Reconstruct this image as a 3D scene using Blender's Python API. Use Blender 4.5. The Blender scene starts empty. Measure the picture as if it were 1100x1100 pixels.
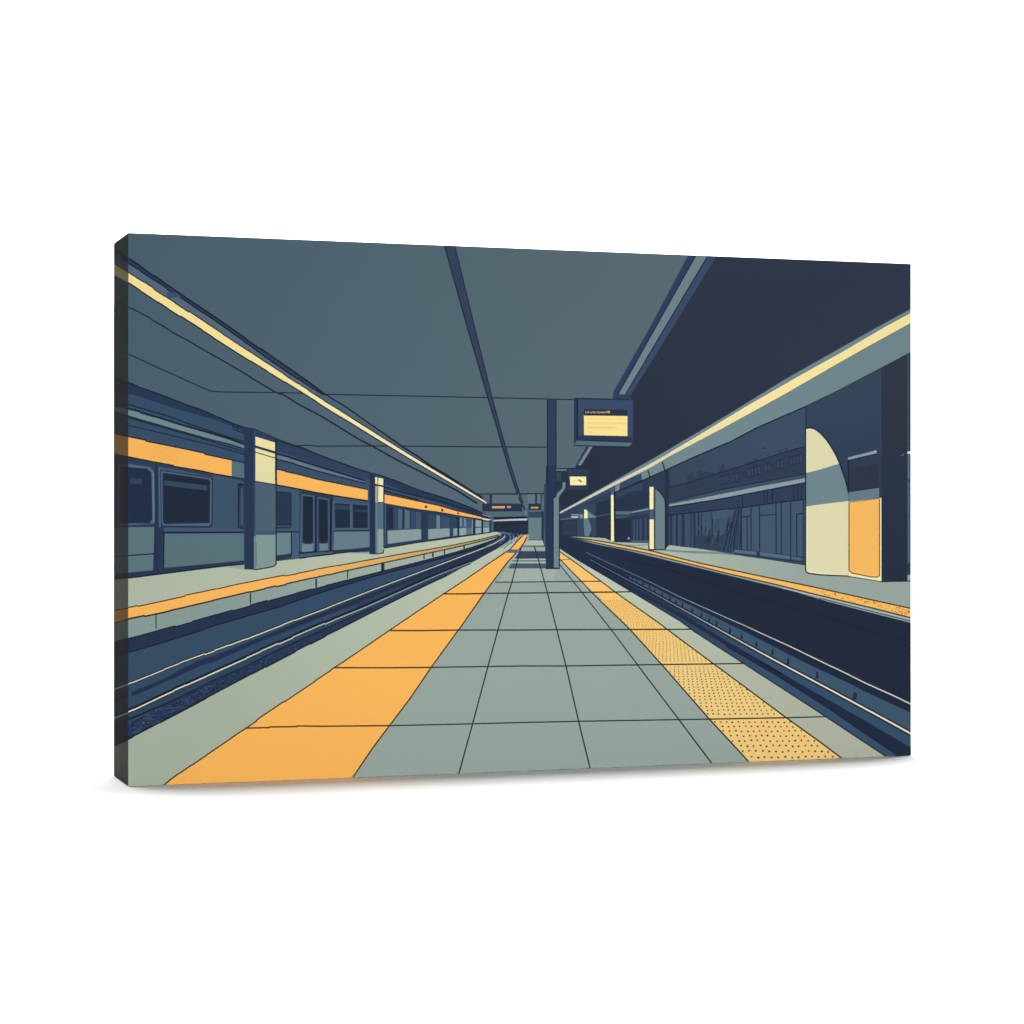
import bpy, bmesh, math, random
from mathutils import Vector
from mathutils.geometry import delaunay_2d_cdt

# ---------------------------------------------------------------- real sizes (metres)
# a 10 in high gallery-wrapped canvas standing on a white sweep, seen almost square on
SC = bpy.context.scene
F = 2407.0                      # focal length in drawing units (1100 units across the frame)
CX, CY = 550.0, 547.4           # principal point of the view in drawing units
S = 1.0279                      # metres from the lens plane to the near (left) vertical edge
H = 0.254
FLOOR = -H / 2

def lens(x, z):                 # plan position of an edge seen at drawing x and depth z
    return Vector(((x - CX) / F * z, z, 0))
A = lens(137.8, S)              # front left edge
Bq = lens(978.6, S * 1.1263)    # front right edge
UX = (Bq - A).normalized()      # along the front face
W = (Bq - A).length
NB = Vector((-UX.y, UX.x, 0))   # pointing back into the canvas
D = 0.0434
UZ = Vector((0, 0, 1))
ROT = math.atan2(UX.y, UX.x)

def front_uv(x, y):             # drawing unit -> millimetre position on the front face
    d = Vector(((x - CX) / F, 1.0, (CY - y) / F))
    t = A.dot(NB) / d.dot(NB)
    p = d * t
    return ((p - A).dot(UX), p.z + H / 2)

def side_uv(x, y):              # drawing unit -> position on the left wrapped edge (depth, height)
    d = Vector(((x - CX) / F, 1.0, (CY - y) / F))
    t = A.dot(UX) / d.dot(UX)
    p = d * t
    return ((p - A).dot(NB), p.z + H / 2)

# ---------------------------------------------------------------- ink colours
INK = 0.122                     # studio light on the page is about five times what mid white needs
def lin(c):
    c = c / 255.0
    return c / 12.92 if c <= 0.04045 else ((c + 0.055) / 1.055) ** 2.4
class G:                        # a printed two-colour blend between two points of the drawing
    def __init__(s, c0, p0, c1, p1): s.c0, s.p0, s.c1, s.p1 = c0, p0, c1, p1
    def at(s, x, y):
        dx, dy = s.p1[0] - s.p0[0], s.p1[1] - s.p0[1]
        t = ((x - s.p0[0]) * dx + (y - s.p0[1]) * dy) / (dx * dx + dy * dy)
        t = max(0, min(1, t))
        return tuple(a + (b - a) * t for a, b in zip(s.c0, s.c1))
def ink(c, x, y):
    if isinstance(c, G): c = c.at(x, y)
    r, g, b = c
    if b - g > 16 and g < 98: c = (r, g, g + 16 + (b - g - 16) * (.5 if g < 72 else .72))     # the print's navies lean to grey
    return tuple(lin(v) * INK for v in c) + (1.0,)

class Sheet:
    """flat artwork: later shapes cover earlier ones, everything ends up as ONE flat mesh"""
    def __init__(s): s.polys = []
    def pts(s, t):
        if isinstance(t, str):
            return [tuple(float(v) for v in q.split(',')) for q in t.split()]
        return list(t)
    def P(s, c, t):
        p = s.pts(t)
        a = sum(p[i][0] * p[(i + 1) % len(p)][1] - p[(i + 1) % len(p)][0] * p[i][1] for i in range(len(p)))
        if a < 0: p.reverse()
        if abs(a) > 1e-3: s.polys.append((c, p))
    def B(s, c, top, bot):      # band between an upper and a lower line, both left to right
        s.P(c, s.pts(top) + s.pts(bot)[::-1])
    def R(s, c, x0, y0, x1, y1): s.P(c, [(x0, y0), (x1, y0), (x1, y1), (x0, y1)])
    def L(s, c, w, t, w1=None, dy=0):
        p = [(x, y + dy) for x, y in s.pts(t)]; n = len(p)
        w1 = w if w1 is None else w1
        if not isinstance(c, G) and sum(c) < 235:           # drawn outlines: bold, nearly black
            w, w1 = w * 1.3, w1 * 1.3; c = tuple(v * .74 for v in c)
        for i in range(n - 1):
            (ax, ay), (bx, by) = p[i], p[i + 1]
            l = math.hypot(bx - ax, by - ay)
            if l < 1e-6: continue
            ux, uy = (bx - ax) / l, (by - ay) / l
            h0 = (w + (w1 - w) * i / (n - 1)) / 2; h1 = (w + (w1 - w) * (i + 1) / (n - 1)) / 2
            e0 = h0 * .4 if i else 0; e1 = h1 * .4 if i < n - 2 else 0
            s.P(c, [(ax - ux * e0 - uy * h0, ay - uy * e0 + ux * h0), (bx + ux * e1 - uy * h1, by + uy * e1 + ux * h1),
                    (bx + ux * e1 + uy * h1, by + uy * e1 - ux * h1), (ax - ux * e0 + uy * h0, ay - uy * e0 - ux * h0)])
    def dot(s, c, x, y, rx, ry=None, n=6, a0=0):
        ry = ry or rx
        s.P(c, [(x + rx * math.cos(a0 + k * math.tau / n), y + ry * math.sin(a0 + k * math.tau / n)) for k in range(n)])
    def mesh(s, name, outline, place):
        polys = [((0, 0, 0), s.pts(outline))] + s.polys
        verts, faces = [], []
        for c, p in polys:
            b = len(verts); verts += [Vector(q) for q in p]; faces.append(list(range(b, b + len(p))))
        ov, oe, of, _, _, src = delaunay_2d_cdt(verts, [], faces, 1, 1e-4, True)
        vs = [place(v.x, v.y) for v in ov]
        me = bpy.data.meshes.new(name)
        keep, cols = [], []
        for f, o in zip(of, src):
            if 0 not in o: continue
            keep.append(f); cols.append(polys[max(o)][0])
        # orient all faces the same way
        def area(f): return sum(vs[f[i]][0] * vs[f[(i + 1) % len(f)]][1] - vs[f[(i + 1) % len(f)]][0] * vs[f[i]][1] for i in range(len(f)))
        keep = [f if area(f) > 0 else f[::-1] for f in keep]
        me.from_pydata([(u, 0, v) for u, v in vs], [], keep)
        at = me.color_attributes.new('ink', 'FLOAT_COLOR', 'CORNER')
        for poly, c in zip(me.polygons, cols):
            for li in poly.loop_indices:
                v = ov[me.loops[li].vertex_index]
                at.data[li].color = ink(c, v.x, v.y)
        return me

rnd = random.Random(7)
def upto(t, x): return ' '.join(q for q in t.split() if float(q.split(',')[0]) <= x)
def jag(t, xmax=345, win=34):
    """even out a drawn line, then give its left part the small saw steps of the print"""
    p = [tuple(float(v) for v in q.split(',')) for q in t.split()]
    def raw(x):
        for (x0, y0), (x1, y1) in zip(p, p[1:]):
            if x0 <= x <= x1: return y0 + (y1 - y0) * (x - x0) / (x1 - x0)
        return p[0][1] if x < p[0][0] else p[-1][1]
    def fit(x):
        k = min(win, max(4, min(x - p[0][0], p[-1][0] - x) + 6)); xs = [x + k * (i / 8 - 1) for i in range(17)]
        xs = [min(max(v, p[0][0]), p[-1][0]) for v in xs]; ys = [raw(v) for v in xs]
        mx_, my_ = sum(xs) / 17, sum(ys) / 17; d = sum((v - mx_) ** 2 for v in xs)
        return my_ + (x - mx_) * sum((v - mx_) * (w_ - my_) for v, w_ in zip(xs, ys)) / d if d > 1e-6 else my_
    out = []; x = p[0][0]; off = 0
    while x < p[-1][0]:
        out.append((x, fit(x) + off))
        if x < xmax:
            x2 = x + rnd.uniform(9, 19)
            if x2 < p[-1][0]: out.append((x2, fit(x2) + off))
            off = rnd.choice((-.5, .45, 0, .5, -.35)); x = x2 + 1.2
        else: off = 0; x += 12
    out.append((p[-1][0], p[-1][1]))
    return ' '.join('%.2f,%.2f' % q for q in out)

# ================================================================ THE PRINTED PICTURE
a = Sheet(); P, B, R, L = a.P, a.B, a.R, a.L
CEIL = G((74, 97, 110), (138, 300), (88, 107, 117), (720, 330))
NAVY, NAVY2, DARK, LINE = (40, 56, 92), (46, 62, 100), (30, 42, 60), (32, 46, 72)
MID, MIDL = (54, 78, 106), (62, 86, 112)
CREAM, PALE, ORANGE, OLINE = (252, 231, 163), (112, 135, 141), (251, 184, 92), (92, 68, 42)
TILE, EDGE, TLINE = (151, 166, 158), (167, 179, 160), (46, 64, 68)
PLAT = G((176, 185, 164), (138, 640), (186, 194, 172), (520, 580))

R(CEIL, 100, 230, 1000, 870)
# ---- ceiling lines
XA = "138,380.5 145,383.5 160,390.5 172,396 190,404 205,411 225,419.6 228,420.4 242,421.2 295,421.6 325,422.4 349,423.6 400,424.6 470,426 525,427.2 588,428.6 618,429.4"
L((38, 56, 80), .95, XA)
L((38, 56, 82), 1.0, "318,479 330,478.2 340,479.3 400,479 450,479.4 520,480 587,480.4")
L((50, 68, 88), 1.3, "510,531 540,530.6 586,530.4")
# ---- left strip light and its beam
STRIP_T = jag("138,277 143,278.5 150,284.6 162,294 166,295.5 176,304 190,314.5 205,322.6 230,340.3 246,350 262,362 277,373 308,393 322,404 340,416 349,423")
STRIP_B = jag("138,283 144,285 147,288 151,290.2 163,299 172,305.5 185,314 205,328 222,338 230,344.5 239,350 260,365.5 277,377.5 300,394.5 309,399 330,414.5 340,421 349,425")
CT = jag("138,292.6 157,304 158,306.4 177,317.5 181.5,320.5 197,331 199,334 216,342 224,349.5 245,362 248,365 262,374 272,380.5 302,400 307,405 323,414 340,425 346,429 360,437.5 395,460 405,466.3 428,481 450,494.7 459,500 485,515.5 505,527.5 523.6,539.6")
CB = jag("138,304 151,312 153,314 160,318.5 172,326 190,338.5 200,344.5 210,350 225,359 247,375 262,384 270,388.5 300,406.5 303,408.6 308,411 326,423 340,431.5 347,436.4 360,444 383,459 400,468.6 420,481.5 450,499 480,517 505,531.6 521,541")
B((86, 106, 126), STRIP_T, ' '.join(q for q in CT.split() if float(q.split(',')[0]) < 346) + " 349,431")
B((76, 98, 112), "340,417 349,423.5 404,460 431,479 450,491 462,500 480,510.5 510,530 525,539", "340,425 346,429 360,437.5 395,460 405,466.3 428,481 450,494.7 459,500 485,515.5 505,527.5 523.6,539.6")
B((46, 64, 102), STRIP_T, STRIP_B)
L((38, 46, 86), 1.5, STRIP_T, dy=.5); L((34, 44, 80), 1.2, STRIP_B, dy=-.2)
P((58, 82, 112), "178,315 182,313 190,315 195,319 188,319.5 182,320.5")
L((30, 42, 74), 1.1, "349,423.3 372,437.4 404,460 415,467.5 431,479 450,491 462,500 480,510.5 510,530 525,539", 1.8)
B(G((251, 229, 156), (260, 380), (240, 234, 198), (480, 515)), CT, CB)
L((46, 46, 56), 1.0, CT, .8); L((36, 42, 56), 1.2, CB, .9, dy=-.25)
L((30, 46, 70), 1.0, "138,330 145,333 160,341 163,343.6 175,350 186,357.5 207,368.6 210,370.8 235,385 261,400 275,409 296,421.5 305,424.2 320,434 340,444.3 350,450 366,460 385,471.5 402,480.5 430,496 450,505.8 470,516 490,526.5 513,541", 1.5)

# ---- ceiling centre beam
BL = "477,262 501.5,350 524,427 534,460 545.5,500 558,537 564,548"
BR = "488,262 509.5,350 528.5,427 537.5,460 548.7,500 559.8,535 565.5,548"
P((51, 66, 93), a.pts(BL) + a.pts(BR)[::-1])
L((42, 55, 92), 1.1, BL); L((42, 55, 92), .9, BR)

# ---- dark void on the right, with the slanting beam
VOID = G((47, 56, 73), (850, 300), (37, 46, 65), (640, 530))
P(VOID, "768,262 1000,262 1000,345 945,370 860,420 780,460 720,500 660,522 602,552 600,503 618,503 634,480 672,478 678,474 678,429 675,424 723,350")
P((46, 62, 102), "742.5,268 751,268 705.5,350 664,423.5 660,428 658.5,421.5 699,350")
P((110, 131, 138), "751.5,268 764.5,268 715.5,350 672,423.5 664,423.5 705,350")
P((58, 75, 106), "764.5,268 774,268 723.5,350 677,425 672,423.5 715.5,350")
P((48, 62, 100), "659,423.3 676,423.8 677,429.5 658,428.5")
L((40, 52, 92), 1.0, "764.5,268 715.5,350 672,423.5"); L((40, 52, 92), .9, "751.2,268 705.2,350 664,423.5")
# the same beam beyond the first sign
P((40, 54, 88), "629.5,480 636,480 622,500 619,503 617.5,502"); P((118, 134, 150), "632.8,480 636.5,480 624,500 620.8,499.5")

# ---- right strip light and its fascia
FB = "1000,367.5 979,378.5 947,395.5 900,420 867,436 812,460 785,474.4 770,480.6 748,490 714,505.5 690,516.3 661,529 602,556"
RT = "1000,320 979,331.5 945,350 868,393.5 840,409.5 780,446.5 757,460 706,490 660,516.5 602,549.5"
RC = "1000,324.5 979,336 952,350.5 905,378 860,403 800,437.5 780,450.5 713,490 690,503 660,518 601,550.4"
RB = "1000,335 979,346.5 972,350.4 930,373.5 900,390.5 840,425 780,458 719.5,490 700,501.6 660,521.6 601,552"
WALL = G((50, 65, 94), (680, 540), (59, 77, 103), (830, 480))
P(WALL, a.pts(FB) + [(601, 576), (660, 582), (697, 584), (715, 586), (770, 594), (866, 609), (990, 640)])
B((112, 136, 142), RT[::1], FB)
P((54, 72, 104), "601,551 660,521.5 689,508.2 689.5,516.8 661,529 602,557")
P((112, 136, 142), "661,522 666,519.3 665,527 661,528.8")
L((40, 56, 74), 1, "696,505 698.3,513"); L((40, 56, 74), 1.1, "711.5,496 714.2,505.5")
L((30, 42, 62), 1.1, FB); L((46, 52, 62), 1.2, RB, .9, dy=-.5)
L((60, 66, 84), .8, "866,437 900,420.5 979,379")
B(G((196, 202, 190), (604, 550), (251, 231, 162), (800, 436)), RC, RB)
L((244, 236, 196), .9, "979,336.6 905,378.6 800,438 720,486.5", .6)

# ---- far wall on the right: roofs, windows, pale ledge, cladding
SIL = (46, 60, 90)
P(SIL, "719,522 730,519.5 738,517.5 738,511 742,510.5 742.5,507 744,507 744.5,511 747,513 750,511.5 750,505.5 753,504.8 754,509 760,507 770,508.4 776,502 779,505 788,502.4 800,499 802,496.6 808,495.2 811,492.4 815,494 818,493.2 840,486 866,478.4 866,510 810,521 770,528 719,541")
P((44, 58, 88), "715,506 719,505 719.5,521 727,522 715,530")
L((40, 56, 84), .8, "719,524 740,518.6 770,509 800,499.8 840,486.6 866,479.2")
for x, y in ((820.5, 481.5), (838, 484.5), (844.5, 482.5), (757, 507), (753, 509)): a.dot((42, 58, 84), x, y, 2.2, 1.1, 6, .4)
P((44, 58, 88), "773,505 776,498.5 778,498 777.5,504")
for x0, x1, yo in ((803, 817, 0), (821, 828, 0), (834, 841, 0), (848, 862, 0), (772, 782, 0), (786, 793, 1)):
    yt = 503 - (x0 - 803) * .28 + yo
    P((37, 50, 78), [(x0, yt), (x1, yt - (x1 - x0) * .28), (x1, yt + 10 - (x1 - x0) * .2), (x0, yt + 10.5)])
    n = 2 if x1 - x0 < 9 else 4
    for k in range(n):
        xa = x0 + (x1 - x0) * (k + .2) / n; xb = x0 + (x1 - x0) * (k + .8) / n
        P((54, 72, 102), [(xa, yt + 1.6 - (xa - x0) * .28), (xb, yt + 1.6 - (xb - x0) * .28), (xb, yt + 8.6 - (xb - x0) * .2), (xa, yt + 8.8 - (xa - x0) * .2)])
P((58, 79, 104), "715,540.5 770,527.5 810,519.6 866,509.4 866,514 810,523.6 770,531.4 715,542.6")
L((40, 56, 88), .8, "715,540.3 770,527 810,519.2 866,508.8")
P((138, 157, 163), "715,542.6 770,531.8 810,523.6 866,513.4 866,517.6 810,528.4 770,536 715,544.6")
L((34, 46, 74), 1.2, "715,545.4 770,537 810,529.4 866,518.6")
P((46, 62, 96), "715,546 770,537.4 810,530 866,519.2 866,536.2 831,540.2 797,545.2 770,547.8 715,553.4")
CLAD = (65, 86, 113)
P(G((54, 72, 102), (720, 560), CLAD, (800, 560)), "715,553.4 770,547.8 797,545.2 831,540.2 866,536.2 866,609 820,601 780,596.5 745,590 715,587")
L((36, 50, 82), 1, "715,553.6 770,548 797,545.4 831,540.4 866,536.4")
for x in (716.5, 721, 727.2, 732.8, 734.6, 742.3, 745.9, 750.3, 753, 765.2, 771):        # dark gaps of the boarding
    wd = rnd.uniform(.7, 1.4); yt = 554.4 - (x - 715) * .1; L((43, 57, 88), wd, [(x, yt), (x + rnd.uniform(-.3, .3), 588)])
P((47, 64, 92), "747,577 749,574 753,575 755,570 757,575 761,577 766,575.5 771,577 776,574.5 779,571 781,576 784,568 786,560 789,548 793,546 797,546 796.4,560 797,578 792,590 786,594 778,593 766,591 754,589 746,587")
for k in range(26):
    x = rnd.uniform(746, 796); y0 = rnd.uniform(556, 582); l = rnd.uniform(5, 14)
    L(rnd.choice(((42, 58, 86), (56, 75, 102), (50, 68, 96), (60, 80, 106))), rnd.uniform(.6, 1.1), [(x, y0), (x - l * rnd.uniform(.05, .3), min(592, y0 + l))])
for x, w, c in ((752, 1.2, (64, 85, 110)), (756.2, 1.3, (66, 88, 112)), (760.4, 1.5, (64, 86, 112)), (766.8, 1.6, (62, 84, 110)), (770.6, 1.1, (64, 86, 112)), (774, 1.4, (62, 84, 110)), (748.4, 1.2, (62, 82, 108)), (741, 1.6, (62, 82, 108)), (737, 2.6, (60, 80, 108)), (730.4, 1.6, (60, 80, 108)), (724.6, 2.2, (58, 78, 106))):
    L(c, w, [(x, 554.6 - (x - 715) * .1), (x + rnd.uniform(-.8, .3), 575 if x > 744 else 586)])
P((66, 88, 108), "765,549.5 783,547 781,556 765,557.4")
for x0, y0, x1, y1 in ((788, 549, 780, 592), (792, 548, 786, 590), (785, 560, 775, 592), (795, 552, 793, 590), (782, 555, 778, 575), (790, 556, 783, 590)):
    L((58, 77, 104), .8, [(x0, y0), (x1, y1)]); L((42, 57, 86), .8, [(x0 + 1.6, y0), (x1 + 1.8, y1)])
CL = (40, 56, 86)
for x, y0, y1 in ((796.3, 546, 592), (802.5, 555, 592), (806.6, 545, 592), (815.8, 543, 597), (833.6, 540.5, 596), (839.2, 539.5, 597), (849.2, 538.5, 602), (855.8, 552, 597), (863, 537, 604)):
    L(CL, .9, [(x, y0), (x + .2, y1)])
for q in ("816,553.6 833.5,552.6", "796.5,555.6 806.5,554.2", "856,552.2 863,551.4", "789,590 816,593 848,597 864,599"): L(CL, .9, q)
for x in (820.8, 824.2, 829.8, 852.8, 857, 861, 797.5): L((38, 53, 86), .8, [(x, 528.5 - (x - 820) * .19), (x, 541 - (x - 820) * .12)])
P((50, 68, 98), "790,595 866,603 866,609 780,597"); 
P((84, 107, 127), "789,590.2 812.5,592.6 812.5,596.2 789,593.4"); P((84, 107, 127), "816,592.8 848.5,597.2 848.5,600.6 816,596.6"); P((76, 98, 122), "850,597.6 861,599 860.5,601.4 850,600.4")
P((38, 54, 84), "812.8,592 815.8,592.4 815.4,597.5 812.8,597")
L((42, 58, 90), .8, "789,594.4 812,597.2 848,602 864,604")

# ---- farther bays on the right
P((42, 57, 90), "661,530 690,517 697,514.5 697,546 678,549.4 661,551")
P((36, 50, 80), "661,537 668,534 676,530 682,532 690,529 697,531 697,543 678,548 661,549")
P((52, 68, 100), "662,529.5 690,518 690,526 676,528.5 662,534")
P((128, 148, 158), "678,549.8 697,545.8 697,547.6 678,551.2")
P((84, 108, 116), "661,549.3 677,549 677,552.6 661,552.6"); P((70, 94, 108), "661,555 677,554.8 677,556.2 661,556.4")
P((40, 54, 86), "661,557 697,552 697,580 661,582")
for x in (681, 684.5, 688, 693.5): L((60, 80, 112), 1.6, [(x, 558.5 - (x - 681) * .2), (x, 580)])
P((78, 98, 108), "677,580.5 697,580.5 697,582.6 677,582.4")
P((34, 44, 72), "661,558 677,557 678,582 661,582"); a.dot((148, 158, 186), 675.3, 578.3, 1.1, 1.6)
P((44, 62, 98), "601,553 630,540 656,528 656,551 640,555 620,553 601,557")
P((35, 46, 68), "601,556.5 640,554.8 657,552 657,581 634,577.5 601,577")
P((50, 70, 98), "620,545 640,540.5 640.5,575.5 620,576"); P((36, 48, 72), "640.3,541 656,536 656,579 640.3,577")
P((78, 102, 118), "601,557.6 613.5,555.8 620,555.5 620,557.2 601,558.8"); P((42, 58, 88), "604,560 619,559 619,575 604,575")
P((132, 140, 156), "613.5,552 622,552.4 622,554 613.5,553.6"); L((224, 226, 220), 1.1, "613.8,555.3 621,555.5")
P((130, 148, 172), "622.6,552.5 626,552.5 626,556.6 623,556.8")
P((104, 130, 140), "631,548.6 634,551 638,554 640.2,554.8 639.6,556.2 631.5,556.4"); P((248, 240, 176), "627.6,547.6 629.5,547.2 631,549 631.2,556.8 627.4,556.8")
P((100, 124, 136), "627,557.4 632,557.4 634.2,564 635.6,570 633.5,573 632.6,576.2 628,576.2 627.2,566")
P((52, 66, 84), "634.5,570 636,569.5 636.5,575.6 633,575.8")
L((78, 94, 118), .8, "640,555 657,551.4")

# ---- right platform
RP = "612,576.4 634,577.2 650,578.2 660,582.6 697,583.6 715,585.2 745,588.8 770,592.4 790,596.4 820,600.4 866,607.6 990,617"
RY = "612,577 640,580.4 660,584 670,585.6 700,591.8 720,597 750,604.6 780,611 830,621.6 860,627.6 890,634 940,645.2 990,656"
RYB = "612,577.2 640,583 660,587.4 670,589 700,595.4 730,603 780,615.6 830,627 870,637 890,641.8 940,653.8 990,666.5"
RPB = "612,577.4 640,584.6 660,588.6 670,590.4 710,600.2 750,610 780,617.4 820,627.2 850,634.4 890,646.4 930,656.8 990,672"
RPLAT = G((176, 188, 168), (700, 588), (151, 167, 160), (860, 620))
P(G((34, 46, 76), (640, 590), (30, 41, 58), (760, 640)), a.pts(RYB) + [(990, 840), (900, 800), (660, 640), (601, 590), (601, 577)])
B(RPLAT, RP, RPB)
P((120, 138, 138), "715,590.2 735,591.4 770,592.8 800,597.5 775,595.2 745,594.4 715,592")
L((110, 124, 110), .8, "661,586 690,585.6 697,584.6")
B((140, 158, 160), RYB, RPB)
B(G((214, 190, 132), (640, 582), (250, 190, 96), (730, 600)), RY, RYB)
L((88, 68, 56), 1.0, RY, 1.1); L((86, 72, 58), .9, RYB, 1.1)
L((52, 66, 92), .7, "880,642.4 930,655 990,670"); L((206, 214, 206), .6, "840,631.6 890,643.6 940,656.2 990,668.5")
L((40, 54, 80), .8, "780,618.4 850,635.6 890,647.6 979,670.6")
for k in range(66):
    x = 882 + 96 * rnd.random() ** .75; t = rnd.uniform(.2, .85)
    y = (634 - (890 - x) * .215 if x < 890 else 634 + (x - 890) * .22) * (1 - t) + (641.8 + (x - 890) * .243) * t
    a.dot(rnd.choice(((196, 132, 60), (150, 100, 50), (118, 80, 48), (226, 160, 80))), x, y, .85, .7, 5)

# ---- right track
TOP = [(601, 578)]
P(G((33, 45, 78), (640, 610), (29, 40, 58), (740, 640)), "601,577.4 640,586 670,591 710,601 780,618.4 850,636 890,648 990,674 990,850 601,600")
L((36, 48, 74), 1.2, "672,601 720,612 780,633 830,647 870,658 900,666"); L((34, 46, 68), 1, "890,664 930,676 979,690")
R1 = "630,593.4 640,598.4 670,612 700,626 730,641 780,663.4 800,672 817,680 850,695 890,714.5 902,720 930,734 960,747.4 990,762"
R2 = "634,601 650,610 670,620.6 700,636.2 725,650 750,663.8 781,681 800,691.6 830,708 860,724 890,740 920,756.2 950,772.4 990,794.5"
PE = "601,588.5 620,601 650,618.5 670,630.4 700,648.6 730,666.6 746,678.4 799,712.6 860,752 887,769.6 952,812.6 990,838"
P((32, 44, 76), a.pts(R1) + a.pts(PE)[::-1])
P((60, 86, 112), "676,619 700,629.6 720,640 760,659 800,678 830,692.5 860,707 890,722 930,743.5 990,771 990,793 950,771 890,738.6 860,722.6 830,706.6 800,690.6 781,679.4 750,662.2 725,648.4 700,634.8 676,622.6")
P((30, 42, 72), "676,615.6 720,636.4 800,672.6 860,700.4 930,734.6 990,762.4 990,770 930,742.6 860,709.6 800,678.6 720,639.8 676,617.6")
L((28, 38, 60), .8, R2, 1.9, dy=-1.5)
for i, (x, y) in enumerate(((679, 621), (684, 624), (690, 627), (697, 631), (703, 634.5), (711, 638.5), (719.5, 643), (726, 646.5), (733, 650), (743, 655.6), (753, 660.6), (761.5, 665.5), (769.5, 670), (784, 677), (796.5, 683.4), (812.5, 691.8), (829.5, 700.2), (846.3, 710), (877.5, 725), (918, 747.5))):
    s = .55 + .5 * (x - 670) / 200
    P((28, 38, 60), [(x - 1.4 * s, y + 3.6 * s), (x - .3 * s, y - 3.4 * s), (x + 1.2 * s, y - 3.2 * s), (x + 1.6 * s, y + 3.4 * s)])
P((34, 46, 72), "915.5,750 917,744.5 919.5,744 921,745.5 920,751 917,752")
for k in range(26):
    t = rnd.random(); x = 690 + 110 * t; y = 626.5 + (x - 690) * .487 + rnd.uniform(0, 2.6)
    a.dot(rnd.choice(((62, 84, 116), (38, 56, 88))), x, y, 1.4, .6, 5, .4)
P(G((36, 50, 84), (690, 645), (52, 78, 110), (800, 700)), "670,622.6 700,638 750,663.4 800,694.4 860,726.6 920,759 990,797.6 990,812 930,774.5 890,752 860,735 820,711 780,688.4 730,657.6 670,626")
L((30, 42, 70), .9, R2, 1.3, dy=1.6)
P(G((34, 46, 80), (690, 645), (30, 42, 70), (800, 700)), "670,626 730,657.6 780,688.4 820,711 860,735 890,752 930,774.5 990,810 990,828 965,812 920,781 890,760 830,722.4 780,693.6 730,662.5")
P(G((44, 66, 108), (720, 662), (54, 80, 110), (820, 722)), "690,641 730,662.5 780,693.6 830,722.4 890,760 920,781 990,829 990,838 952,812.6 887,769.6 799,712.6 746,678.4 700,648.6")
L((30, 44, 78), .9, "780,694.2 830,723 890,760.8 920,781.8 968,814"); L((26, 36, 56), 1.2, "816,710.5 824,715.5 840,724")
L(G((104, 112, 132), (690, 622), (212, 216, 206), (840, 690)), .55, R1, 1.25); L((60, 70, 100), .7, "870,703.5 902,718.2 979,755", .8)
L(G((104, 112, 136), (690, 631), (236, 230, 198), (830, 708)), .55, R2, 1.9)
L((36, 46, 70), .9, "820,683.2 890,716.8 930,736.4 979,759", 1.1)

# ---- main platform floor
P(TILE, "566,574 601,574 601,588 660,636 765,775 830,845 360,845 418,780 498,670 545,604")
P((160, 174, 165), "562,578 600,578 600,604 594,625 536,625 546,607")
YL = "601,600.4 603,602.4 626,626 635,636 670.5,670 677,676.5 711,714 762,772.5 805,819 815,830"
YR = "601,592.4 613,600.6 645,624 659,634.6 670,642.6 709,670 716,675.6 765,712 776,720 844,770.6 880,796.4 903.5,814 920,826"
EDGER = G((190, 198, 180), (640, 620), (175, 183, 163), (800, 730))
P(EDGER, a.pts(YR) + [(972, 826)] + a.pts(PE)[:-1][::-1])
P(G((250, 196, 110), (640, 640), (240, 206, 132), (740, 720)), a.pts(YL) + a.pts(YR)[::-1])
P((243, 204, 128), "762,772.5 844,771 880,796.4 903.5,814 920,826 920,840 824,840 805,819")
# far bands of shade printed across the floor
P((170, 184, 174), "566,580.6 583,580.6 584,586 562,586"); L((56, 74, 82), .9, "561,586.7 596,586.6")
P((150, 167, 160), "561,587.2 596,587.2 596,592 558,592")
P((48, 66, 98), "558,592 596,592 596,600 553,600"); P((52, 70, 100), "556,596 566,592 570,600 551,604")
P((168, 182, 168), "553,600.2 597,600.2 597,602 551,602"); L((58, 78, 84), .9, "550,602.6 597,602.6")
P((166, 182, 170), "550,603 597,603 597,605 549,605"); P((66, 90, 114), "549,605.2 601,605.2 601,610.6 545.5,610.6")
P((160, 178, 168), "601,607 611,616 640,645 648,645 626,626 603,602.4 601,602")
# floor joints
for q, w0, w1 in (("574,587 578,600 583.5,620 588,636.6 599,680 608,715.5 622.8,780 635,830", .9, 1.2), ("601,606 616,625 636,650.2 657,677 685,714.4 730,774 775,834", .8, 1.2), ("560,588 558,594 550,625 546,637.4 534,680 524,716.4 507,780 491,838", .9, 1.2)):
    L(TLINE, w0, q, w1)
L(TLINE, .9, "532,625.4 560,625.2 600,624.8 645,624.4"); L((70, 86, 84), .7, "601.5,601.6 614,600.6")
for q in ("523,637.4 560,637.1 600,636.6 660,636 678,635.6", "493,676.8 560,676.8 600,676.4 657,676.3 716,676.1 743,676", "463,716.9 560,715.4 608,715.4 685,714.2 766,713.2 799.5,712.7", "418,779.5 506,777.6 560,776.1 623,774.8 735,772.9 762,772.5 844,771 887,769.8"):
    L(TLINE, 1.1, q)
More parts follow.
